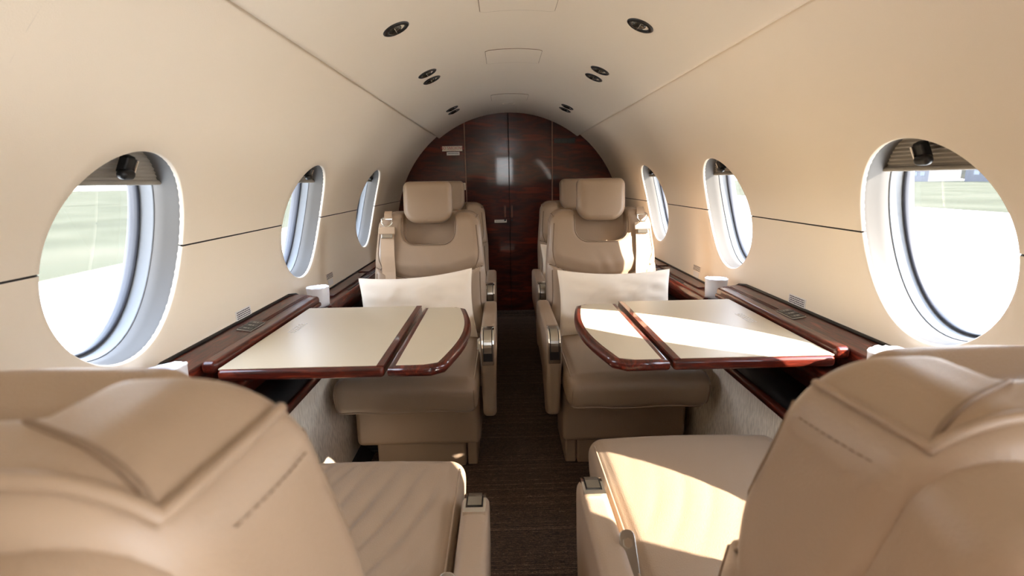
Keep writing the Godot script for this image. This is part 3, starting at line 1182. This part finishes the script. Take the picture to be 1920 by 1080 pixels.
	B.lever = strip(0.19, 0.80, -0.0142, 0.0142, 0.0055)
	B.pocket = strip(0.80, 0.93, -0.017, 0.017, 0.0006, 6)
	var g := "beige leather cabin seats"
	make_seat(B, Vector3(-0.415, 0, -0.755), PI, -1, "beige leather seat seen from behind at lower left, creased cushion", g, {"near": true, "wrinkled": true, "arm": Vector2(0.50, 0.23), "back": Vector3(0.018, 0.030, -0.045)})
	make_seat(B, Vector3(0.405, 0, -0.845), PI, 1, "beige leather seat seen from behind at lower right, sunlight across its cushion", g, {"near": true, "wrinkled": false, "arm": Vector2(0.505, 0.18), "back": Vector3(0.028, -0.003, -0.04)})
	make_seat(B, Vector3(-0.41, 0, -2.03), 0, 1, "beige leather seat facing forward at the left table, cream pillow on it", g, {"belt": true, "arm": Vector2(0.60, 0.26)})
	make_seat(B, Vector3(0.405, 0, -2.03), 0, -1, "beige leather seat facing forward at the right table, sunlit backrest", g, {"belt": true, "arm": Vector2(0.60, 0.26)})
	make_seat(B, Vector3(-0.42, 0, -2.97), 0, 1, "beige leather seat behind the left pillow seat, next to the wooden bulkhead", g, {"arm": Vector2(0.60, 0.36)})
	make_seat(B, Vector3(0.43, 0, -2.97), 0, -1, "beige leather seat behind the sunlit right seat, next to the wooden bulkhead", g, {"arm": Vector2(0.60, 0.36)})

func make_seat(B: Dictionary, at: Vector3, turn: float, aisle: int, label: String, group: String, o: Dictionary) -> void:
	var t := thing("cabin_seat", label, "seat", at, turn, group)
	var near: bool = o.get("near", false)
	var cy := 0.475 if near else 0.481
	part("pedestal", B.pedestal, M.leather_shell, t, Vector3(0, 0.066, -0.03))
	part("foot", B.foot, M.leather_shell, t, Vector3(aisle * 0.205, 0.068, -0.02))
	part("skirt", B.skirt, M.leather, t, Vector3(0, 0.235, -0.04))
	var cu := part("seat_cushion", B.cushw if o.get("wrinkled", false) else B.cush, M.leather, t, Vector3(0, cy, 0.045))
	part("piping", B.rimr, M.piping, cu)
	part("piping", B.riml, M.piping, cu)
	part("hem", B.hem, M.piping, cu)
	# backrest, leaning back from the hinge
	var off: Vector3 = o.get("back", Vector3.ZERO)
	var hinge := Transform3D(Basis(Vector3.RIGHT, -LEAN), Vector3(-aisle * off.x, 0.462 + off.y, -0.236 + off.z))
	var b := part("backrest", B.pad, M.leather, t)
	b.transform = hinge
	for k in B.seams:
		var thread: bool = k.begins_with("stitch")
		part("stitching" if thread else "piping" if (k.begins_with("shoulder") or k == "back_edge") else "seam", B.seams[k], M.thread if thread or not (k.begins_with("shoulder") or k == "back_edge") else M.piping, b)
	for ts in B.top_seam:
		part("seam", ts, M.thread, b)
	var sh := part("back_shell", B.shell, M.leather, t)
	sh.transform = hinge
	var hr := part("headrest", B.head, M.leather, t)
	var hv := 0.612 if not near else 0.412
	hr.transform = hinge * Transform3D(Basis(Vector3.RIGHT, 0.16 if not near else 0.02), Vector3(0, hv, 0.0 if not near else 0.045))
	# armrest on the aisle side
	var ap: Vector2 = o.arm
	var ar := part("armrest", B.arm, M.leather, t, Vector3(aisle * 0.285, ap.x, ap.y))
	part("latch_frame", B.latch_frame_a, M.chrome, ar)
	part("latch_frame", B.latch_frame_b, M.chrome, ar)
	part("latch_lip", B.latch_lip, M.chrome, ar)
	part("latch_foot", B.latch_foot, M.chrome, ar)
	part("release_lever", B.lever, M.brushed, ar)
	part("latch_base", B.latch_base, M.black_plastic, ar)
	part("latch_pocket", B.pocket, M.black_plastic, ar)
	# lap belt anchor between armrest and cushion
	var bk := Transform3D(Basis(Vector3.UP, PI) * Basis(Vector3.RIGHT, -0.7), Vector3(aisle * 0.252, 0.485, -0.07)) if near else Transform3D(Basis(Vector3.RIGHT, -0.5), Vector3(aisle * 0.249, 0.475, 0.06))
	var an := part("belt_anchor", slab(rounded_poly([Vector2(-0.016, -0.05), Vector2(0.016, -0.05), Vector2(0.014, 0.05), Vector2(-0.014, 0.05)], [0.006, 0.006, 0.012, 0.012], 4), 0.005, 0.001), M.brushed, t)
	an.transform = bk
	part("anchor_bolt", lathe_hex(0.009, 0.007), M.chrome, an, Vector3(0, 0.028, 0.0), Vector3(PI / 2, 0, 0))
	part("lap_strap", rbox(Vector3(0.036, 0.12, 0.004), 0.0015, 1), M.webbing, an, Vector3(0, -0.085, -0.01))
	if o.get("belt", false):
		var wx := -aisle * 0.178
		var pts := []
		for i in 25:
			var v: float = lerp(BT - 0.085, 0.06, i / 24.0)
			pts.append(hinge * (land(pad_field, Vector3(wx - aisle * 0.01 * (1.0 - i / 24.0), v, 0.12), Vector3(0, 0, -1), 0.013)))
		for pass_ in 6:
			var q := pts.duplicate()
			for i in range(1, 24):
				pts[i] = (q[i - 1] + q[i] * 2.0 + q[i + 1]) / 4.0
		part("shoulder_strap", ribbon(pts, 0.031), M.webbing, t)
		var top := []
		for i in 9:
			var v3: float = lerp(BT - 0.03, BT + 0.02, i / 8.0)
			top.append(hinge * Vector3(wx - aisle * (0.006 + 0.012 * i / 8.0), v3, 0.012 - 0.05 * pow(i / 8.0, 2)))
		part("strap_loop", ribbon(top, 0.018), M.webbing, t)
		var pl: Vector3 = pts[0]
		var bb := Transform3D(Basis(Vector3.RIGHT, -LEAN), pl)
		var bu := part("belt_buckle", rbox(Vector3(0.076, 0.034, 0.014), 0.004, 3), M.webbing, t)
		bu.transform = bb * Transform3D(Basis(), Vector3(0, 0.0, 0.006))
		part("buckle_plate", rbox(Vector3(0.05, 0.020, 0.006), 0.003, 2), M.brushed, bu, Vector3(0, -0.026, 0.004))
		var dr := part("belt_ring", tube([Vector3(-0.024, 0.018, 0), Vector3(0.024, 0.018, 0), Vector3(0.022, -0.002, 0), Vector3(0.010, -0.016, 0), Vector3(-0.010, -0.016, 0), Vector3(-0.022, -0.002, 0)], 0.0042, 8, true), M.chrome, t)
		dr.transform = bb * Transform3D(Basis(), Vector3(0, 0.036, 0.008))

func lathe_hex(r: float, h: float) -> ArrayMesh:
	var c := CylinderMesh.new()
	c.top_radius = r
	c.bottom_radius = r
	c.height = h
	c.radial_segments = 6
	c.rings = 0
	var st := SurfaceTool.new()
	st.create_from(c, 0)
	return st.commit()

func ribbon(pts: Array, half: float) -> ArrayMesh:
	var rows := []
	for i in pts.size():
		var d: Vector3 = (pts[mini(i + 1, pts.size() - 1)] - pts[maxi(i - 1, 0)]).normalized()
		var x := Vector3.RIGHT
		var n := x.cross(d).normalized() * 0.0012
		var p: Vector3 = pts[i]
		rows.append([p - x * half - n, p - x * half + n, p + x * half + n, p + x * half - n, p - x * half - n])
	var st := begin()
	grid(st, rows, false, -1)
	return done(st)

# =====================================================================  tables
func tables() -> void:
	for s in [-1, 1]:
		var side := "left" if s < 0 else "right"
		var t := thing("folding_table", "%s fold-out table, cream leather top edged in red mahogany%s" % [side, ", sunlit stripe across it" if s > 0 else ""], "table")
		var y := 0.69
		# main leaf
		var z0 := -1.875
		var z1 := -1.225
		part("main_leaf", rbox(Vector3(0.423, 0.03, z1 - z0), 0.011, 4), M.wood_x, t, Vector3(s * 0.5835, y - 0.0155, (z0 + z1) / 2))
		part("main_inlay", rbox(Vector3(0.404, 0.004, z1 - z0 - 0.022), 0.001, 1), M.table_leather, t, Vector3(s * 0.5935, y - 0.0012, (z0 + z1) / 2 - 0.001))
		part("fold_strip", rbox(Vector3(0.020, 0.0045, z1 - z0 - 0.016), 0.0015, 2), M.wood_z, t, Vector3(s * 0.3825, y - 0.0011, (z0 + z1) / 2))
		# outer leaf with its bowed aisle edge
		var pl := leaf(0.0)
		var tr := Transform3D(Basis(Vector3(s, 0, 0), Vector3(0, 0, -1), Vector3(0, 1, 0)), Vector3(0, y - 0.0005, 0))
		part("outer_leaf", slab(pl, 0.03, 0.011, tr), M.wood_z, t)
		var tr2 := Transform3D(Basis(Vector3(s, 0, 0), Vector3(0, 0, -1), Vector3(0, 1, 0)), Vector3(0, y + 0.0008, 0))
		part("outer_inlay", slab(leaf(1.0), 0.004, 0.001, tr2), M.table_leather, t)
		for z in [-1.36, -1.72]:
			var hg := part("hinge", rbox(Vector3(0.024, 0.004, 0.05), 0.0015, 2), M.brushed, t, Vector3(s * 0.3645, y - 0.028, z))
			part("hinge_pin", tube([Vector3(0, 0.002, -0.02), Vector3(0, 0.002, 0.02)], 0.003, 8), M.brushed, hg)
		for x in [0.5, 0.68]:
			part("slide_arm", rbox(Vector3(0.26, 0.02, 0.03), 0.004, 2), M.black_plastic, t, Vector3(s * 0.66, y - 0.041, -1.75 if x < 0.6 else -1.35))

func leaf(inner: float) -> PackedVector2Array:
	# plan in (|x|, -z): fold at 0.363, bowed aisle edge near 0.20; inner = the leather field inside the wooden rim
	var z0 := 1.225
	var z1 := 1.845
	var pts := PackedVector2Array()
	var n := 24
	for i in n + 1:
		var q := i / float(n)
		var x := 0.222 - 0.014 * q - 0.044 * sin(PI * q)
		# rounded corners at both ends of the bow
		var e := minf(q, 1.0 - q) * (z1 - z0)
		if e < 0.03:
			x += 0.030 - sqrt(maxf(0.0, 0.030 * 0.030 - pow(0.030 - e, 2)))
		pts.append(Vector2(x, lerp(z0, z1, q)))
	if inner > 0.0:
		for i in n + 1:
			pts[i].x += 0.021
			pts[i].y = clampf(pts[i].y, z0 + 0.012, z1 - 0.011)
	var d := 0.020 * inner
	pts.append(Vector2(0.3625 - d, z1 - 0.011 * inner))
	pts.append(Vector2(0.3625 - d, z0 + 0.012 * inner))
	var clean := PackedVector2Array()
	for q in pts:
		if clean.is_empty() or clean[-1].distance_to(q) > 0.002:
			clean.append(q)
	return clean

# =====================================================================  pillows
func pillow_mesh(w: float, h: float, th: float, seed_: int) -> ArrayMesh:
	var n := FastNoiseLite.new()
	n.seed = seed_
	n.frequency = 6.0
	var st := begin()
	for f in [1.0, -1.0]:
		var rows := []
		for i in 37:
			var row := []
			for j in 37:
				var a: float = lerp(-1.0, 1.0, i / 36.0)
				var b: float = lerp(-1.0, 1.0, j / 36.0)
				a = sign(a) * (1.0 - pow(1.0 - absf(a), 1.5))
				b = sign(b) * (1.0 - pow(1.0 - absf(b), 1.5))
				# sides drawn in between the corners
				var x: float = a * w * (1.0 - 0.055 * (1.0 - b * b))
				var y: float = b * h * (1.0 - 0.14 * (1.0 - a * a))
				var z: float = f * th * pow(maxf(0.0, (1.0 - a * a)), 0.48) * pow(maxf(0.0, (1.0 - b * b)), 0.48)
				z += f * 0.008 * n.get_noise_3d(x * 1.4, y * 1.4, f) * (1.0 - a * a) * (1.0 - b * b) * 2.0
				# puckers running in from the seam at the lower corner
				z += f * 0.004 * sin(b * 16.0 + a * 6.0) * pow(absf(a), 3.0) * (1.0 - a * a) * 2.5
				row.append(Vector3(x, y, z))
			rows.append(row)
		grid(st, rows, f < 0)
	return done(st)

func pillows() -> void:
	var A := pillow_mesh(0.248, 0.150, 0.062, 3)
	var Bm := pillow_mesh(0.248, 0.150, 0.062, 9)
	var d := [[A, Vector3(-0.438, 0.613, -2.150), Vector3(-0.30, 0.0, 0.07), "cream cushion pillow propped on the left seat behind the table"], [Bm, Vector3(0.422, 0.611, -2.150), Vector3(-0.30, 0.0, -0.012), "white cream pillow in sunlight on the right seat behind the table"], [A, Vector3(0.42, 0.611, -3.09), Vector3(-0.30, 0.0, 0.0), "white pillow half hidden on the last right seat by the bulkhead"]]
	for p in d:
		var o := thing("pillow", p[3], "pillow", p[1], 0.0, "cream pillows")
		o.rotation = p[2]
		part("cover", p[0], M.linen, o)
		var w := 0.248
		var h := 0.150
		var edge := []
		for i in 80:
			var t := i / 80.0 * 4.0
			var k := int(t)
			var q: float = lerp(-1.0, 1.0, t - k)
			var ab := [Vector2(q, -1), Vector2(1, q), Vector2(-q, 1), Vector2(-1, -q)][k] as Vector2
			edge.append(Vector3(ab.x * w * (1.0 - 0.055 * (1.0 - ab.y * ab.y)), ab.y * h * (1.0 - 0.14 * (1.0 - ab.x * ab.x)), 0))
		part("edge_seam", tube(edge, 0.0022, 6, true), M.linen, o)

# =====================================================================  cups
func cup_mesh(seed_: int, slant: float) -> ArrayMesh:
	var rng := FastNoiseLite.new()
	rng.seed = seed_
	rng.frequency = 1.0
	var prof := [[0.030, 0.003, 0], [0.0395, 0.0, 0], [0.042, 0.002, 0], [0.044, 0.04, 0.3], [0.0455, 0.078, 1.0], [0.0468, 0.082, 1.0], [0.045, 0.0835, 1.0], [0.0432, 0.080, 1.0], [0.040, 0.045, 0.4], [0.036, 0.008, 0], [0.001, 0.006, 0]]
	var rows := []
	for p in prof:
		var row := []
		for k in 41:
			var an := TAU * (k % 40) / 40.0
			var n := rng.get_noise_2d(cos(an) * 2.0, sin(an) * 2.0)
			var r: float = p[0] * (1.0 + 0.05 * n * p[2])
			row.append(Vector3(r * cos(an), p[1] + p[2] * (slant * cos(an - 0.6) + 0.004 * n), r * sin(an)))
		rows.append(row)
	return grid_mesh(rows, true)

func cups() -> void:
	var d := [[Vector3(-0.848, 0.640, -2.11), "white paper cup on the ledge at the far end of the left table", 0.0, 1.0, 2], [Vector3(0.848, 0.640, -2.11), "white paper cup on the ledge at the far end of the right table", 0.0, 1.0, 3], [Vector3(-0.858, 0.640, -1.12), "crumpled white paper cup at the near end of the left table", 0.006, 1.18, 4], [Vector3(0.858, 0.640, -1.12), "white paper cup just showing above the lower right seat", 0.002, 1.15, 5]]
	for c in d:
		var o := thing("paper_cup", c[1], "cup", c[0], 0.0, "white paper cups")
		var b := part("cup_body", cup_mesh(c[4], c[2]), M.paper, o)
		b.scale = Vector3(c[3], c[3], c[3])
		part("base_disc", lathe([[0.001, 0.0012], [0.034 * c[3], 0.0012], [0.038 * c[3], 0.003]], 32), M.paper, o)

# =====================================================================  overhead lights
func ceiling_lights() -> void:
	var rim := lathe([[0.026, -0.004], [0.029, 0.004], [0.038, 0.0045], [0.042, 0.002], [0.043, -0.003]], 40)
	var bowl := lathe([[0.001, -0.006], [0.02, -0.006], [0.0275, 0.0], [0.0285, 0.003]], 32)
	var lens := lathe([[0.0235, -0.003], [0.021, 0.004], [0.014, 0.0075], [0.001, 0.009]], 32)
	var d := [[-1, -1.65, "large black reading light in the ceiling, nearest on the left"], [1, -1.65, "large black reading light in the ceiling, nearest on the right"], [-1, -2.30, "nearer light of the middle black pair in the left ceiling"], [-1, -2.44, "farther light of the middle black pair in the left ceiling"], [1, -2.29, "nearer light of the middle black pair in the right ceiling"], [1, -2.44, "farther light of the middle black pair in the right ceiling"], [-1, -3.39, "nearer light of the farthest black pair in the left ceiling"], [-1, -3.525, "farther light of the farthest black pair in the left ceiling"], [1, -3.385, "nearer light of the farthest black pair in the right ceiling"], [1, -3.515, "farther light of the farthest black pair in the right ceiling"]]
	for q in d:
		var x: float = q[0] * 0.367
		var a := atan2(sqrt(0.905 * 0.905 - x * x), x)
		var p := Vector3(0.9045 * cos(a), CY + 0.9045 * sin(a), q[1])
		var o := thing("reading_light", q[2], "ceiling light", p, 0.0, "black ceiling reading lights")
		o.transform = Transform3D(Basis(Vector3(-sin(a), cos(a), 0), Vector3(-cos(a), -sin(a), 0), Vector3(0, 0, 1)).orthonormalized(), p)
		part("bezel", rim, M.black_plastic, o)
		part("bowl", bowl, M.black_plastic, o)
		var l := part("lamp_lens", lens, M.lens, o, Vector3(0.004, 0.0, 0.002), Vector3(0.12, 0, 0.15))
		part("lens_ring", tube(circle(0.0225, 24), 0.0016, 6, true), M.chrome, l)
		part("lens_bar", tube([Vector3(0, 0.0065, -0.018), Vector3(0, 0.0095, 0), Vector3(0, 0.0065, 0.018)], 0.001, 6), M.chrome, l)

func circle(r: float, n: int) -> Array:
	var o := []
	for i in n:
		o.append(Vector3(r * cos(TAU * i / n), 0, r * sin(TAU * i / n)))
	return o

# =====================================================================  signs and stickers
func lettering(text: String, h: float, m: Material, parent: Node3D, at: Vector3) -> void:
	var t := TextMesh.new()
	var f := SystemFont.new()
	f.font_names = PackedStringArray(["Droid Sans"])
	t.font = f
	t.text = text
	t.font_size = 32
	t.pixel_size = h / 23.0
	t.depth = 0.0006
	part("lettering", t, m, parent, at)

func small_print(w: float, h: float, rows: int, seed_: int) -> ArrayMesh:
	# lines too small to read: rows of short strokes
	var st := begin()
	var rng := RandomNumberGenerator.new()
	rng.seed = seed_
	for r in rows:
		var y := h / 2 - h * (r + 0.5) / rows
		var x := -w / 2 + rng.randf() * 0.03 * w
		while x < w / 2 - 0.02 * w:
			var l := minf(w * rng.randf_range(0.04, 0.13), w / 2 - x)
			rbox_add(st, Vector3(l, h / rows * 0.5, 0.0005), 0.0001, Transform3D(Basis(), Vector3(x + l / 2, y, 0)), 1)
			x += l + w * 0.025
	st.index()
	return st.commit()

func placards() -> void:
	# on the bulkhead
	var b := thing("no_smoking_sign", "cream NO SMOKING sign with red letters high on the left bulkhead", "sign", Vector3(-0.456, 1.405, ZB + 0.0015))
	part("plate", rbox(Vector3(0.162, 0.040, 0.003), 0.001, 1), M.sign_cream, b)
	lettering("NO SMOKING", 0.022, M.red_ink, b, Vector3(0, 0.003, 0.0018))
	part("small_print", small_print(0.06, 0.005, 1, 3), M.red_ink, b, Vector3(0, -0.014, 0.0018))
	b = thing("small_placard", "small grey placard under the NO SMOKING sign", "sign", Vector3(-0.450, 1.366, ZB + 0.0015))
	part("plate", rbox(Vector3(0.104, 0.026, 0.003), 0.001, 1), M.sticker, b)
	part("small_print", small_print(0.088, 0.010, 1, 4), M.ink, b, Vector3(0, 0, 0.0018))
	b = thing("extinguisher_sign", "white square sign with a red fire extinguisher beside the left headrest", "sign", Vector3(-0.383, 1.104, ZB + 0.0015))
	part("plate", rbox(Vector3(0.050, 0.058, 0.003), 0.001, 1), M.sign_cream, b)
	var e := part("extinguisher_symbol", rbox(Vector3(0.014, 0.036, 0.001), 0.0004, 1), M.red_ink, b, Vector3(0.003, -0.005, 0.0018))
	part("symbol_nozzle", rbox(Vector3(0.020, 0.005, 0.001), 0.0004, 1), M.red_ink, e, Vector3(-0.005, 0.021, 0))
	b = thing("door_placard", "small cream placard on the bulkhead door below the pulls", "sign", Vector3(-0.078, 0.815, ZB + 0.005))
	part("plate", rbox(Vector3(0.102, 0.024, 0.003), 0.001, 1), M.sign_cream, b)
	part("small_print", small_print(0.085, 0.008, 1, 6), M.ink, b, Vector3(0, 0, 0.0018))
	b = thing("display_panel", "dark framed display panel high on the right bulkhead", "display", Vector3(0.452, 1.452, ZB + 0.002))
	part("frame", rbox(Vector3(0.19, 0.058, 0.008), 0.003, 2), M.wood_x, b)
	part("screen", rbox(Vector3(0.172, 0.040, 0.003), 0.001, 1), M.black_plastic, b, Vector3(0, 0, 0.004))
	for i in 3:
		part("screen_tile", rbox(Vector3(0.046, 0.024, 0.001), 0.0003, 1), M.button, b, Vector3(-0.055 + 0.055 * i, 0, 0.0058))
	# stickers on the side walls
	var d := [[-1, 0.733, -1.645, "white instruction sticker above the left ledge switches", true], [1, 0.733, -1.645, "white instruction sticker above the right ledge switches", true], [-1, 0.700, -2.49, "instruction sticker on the left wall behind the paper cup", false], [1, 0.692, -2.53, "instruction sticker on the right wall behind the paper cup", false]]
	for q in d:
		var s: int = q[0]
		var a := asin((q[1] - CY) / RW)
		var p := on_wall(s, RW - 0.0012, a, q[2])
		var o := thing("wall_sticker", q[3], "sticker", p, 0.0, "wall instruction stickers")
		var n := Vector3(-s * cos(a), -sin(a), 0)
		var up := Vector3(-s * sin(a), cos(a), 0) * 1.0
		if up.y < 0:
			up = -up
		o.transform = Transform3D(Basis(up.cross(n), up, n).orthonormalized(), p)
		part("backing", rbox(Vector3(0.10, 0.032, 0.0012), 0.0004, 1), M.sticker if q[4] else M.lining, o)
		part("small_print", small_print(0.088, 0.026, 4, 12 + s), M.ink, o, Vector3(0, 0, 0.0011))
		if not q[4]:
			part("lower_flap", rbox(Vector3(0.07, 0.028, 0.0012), 0.0004, 1), M.sticker, o, Vector3(-s * 0.0, -0.032, 0))
	# faint print on the table tops
	for s in [-1, 1]:
		var o2 := thing("table_print", "faint grey printed note on the %s table top near the rail" % ("left" if s < 0 else "right"), "sticker", Vector3(s * 0.735, 0.6912, -1.60), 0.0, "printed table notes")
		o2.transform = Transform3D(Basis(Vector3(0, 0, s), Vector3(-s, 0, 0) * -1.0, Vector3(0, 1, 0)).orthonormalized(), Vector3(s * 0.735, 0.6912, -1.60))
		part("small_print", small_print(0.11, 0.03, 3, 22 + s), M.sticker, o2)

# =====================================================================  outside
func outside() -> void:
	var g := struct("ground")
	part("apron", rbox(Vector3(600, 0.2, 600), 0.01, 1), M.concrete, g, Vector3(0, -1.2, -60))
	part("grass_field", rbox(Vector3(280, 0.1, 600), 0.01, 1), M.grass, g, Vector3(-151.5, -1.13, -60))
	part("grass_field", rbox(Vector3(90, 0.1, 600), 0.01, 1), M.grass, g, Vector3(72.5, -1.13, -60))
	var rng := RandomNumberGenerator.new()
	rng.seed = 5
	var words := ["pale low house", "grey hangar shed", "long pale building", "grey shed with dark roof"]
	var order := ["rightmost", "second from the right", "third from the right", "leftmost"]
	for i in 4:
		var z := -92.0 - 18.0 * i
		var x := 96.0 + rng.randf() * 14.0
		var w := rng.randf_range(8, 14)
		var h := rng.randf_range(2.2, 4.2)
		var o := thing("distant_building", "%s on the horizon outside the near right window, %s" % [words[i], order[i]], "building", Vector3(x, -1.1, z), 0.0, "distant airfield buildings")
		part("walls", rbox(Vector3(8, h, w), 0.05, 1), [M.house_wall, M.house_wall_grey][i % 2], o, Vector3(0, h / 2, 0))
		part("roof", slab(PackedVector2Array([Vector2(-4.4, 0), Vector2(4.4, 0), Vector2(0, 1.3)]), w + 0.8, 0.0), M.house_roof, o, Vector3(0, h, w / 2 + 0.4))
		for k in 3:
			part("pane", rbox(Vector3(0.1, 1.0, 1.4), 0.02, 1), M.house_glass, o, Vector3(-4.0, h * 0.55, (k - 1) * w * 0.28))
	for i in 4:
		var z2 := -100.0 - 18.0 * i
		var o2 := thing("distant_tree", "bushy tree on the horizon outside the near right window, %s" % order[i], "tree", Vector3(118.0 + rng.randf() * 12.0, -1.1, z2), 0.0, "trees on the horizon")
		var r := rng.randf_range(2.6, 4.2)
		var n := FastNoiseLite.new()
		n.seed = i
		n.frequency = 0.35
		var rows := []
		for a in 13:
			var row := []
			for b in 21:
				var th := PI * a / 12.0
				var ph := TAU * (b % 20) / 20.0
				var dir := Vector3(sin(th) * cos(ph), cos(th), sin(th) * sin(ph))
				row.append(dir * r * (1.0 + 0.35 * n.get_noise_3dv(dir * 4.0)))
			rows.append(row)
		part("crown", grid_mesh(rows, true), M.tree, o2, Vector3(0, r + 0.8, 0))
		part("trunk", tube([Vector3(0, 0, 0), Vector3(0, 2.0, 0)], 0.3, 8), M.bark, o2)
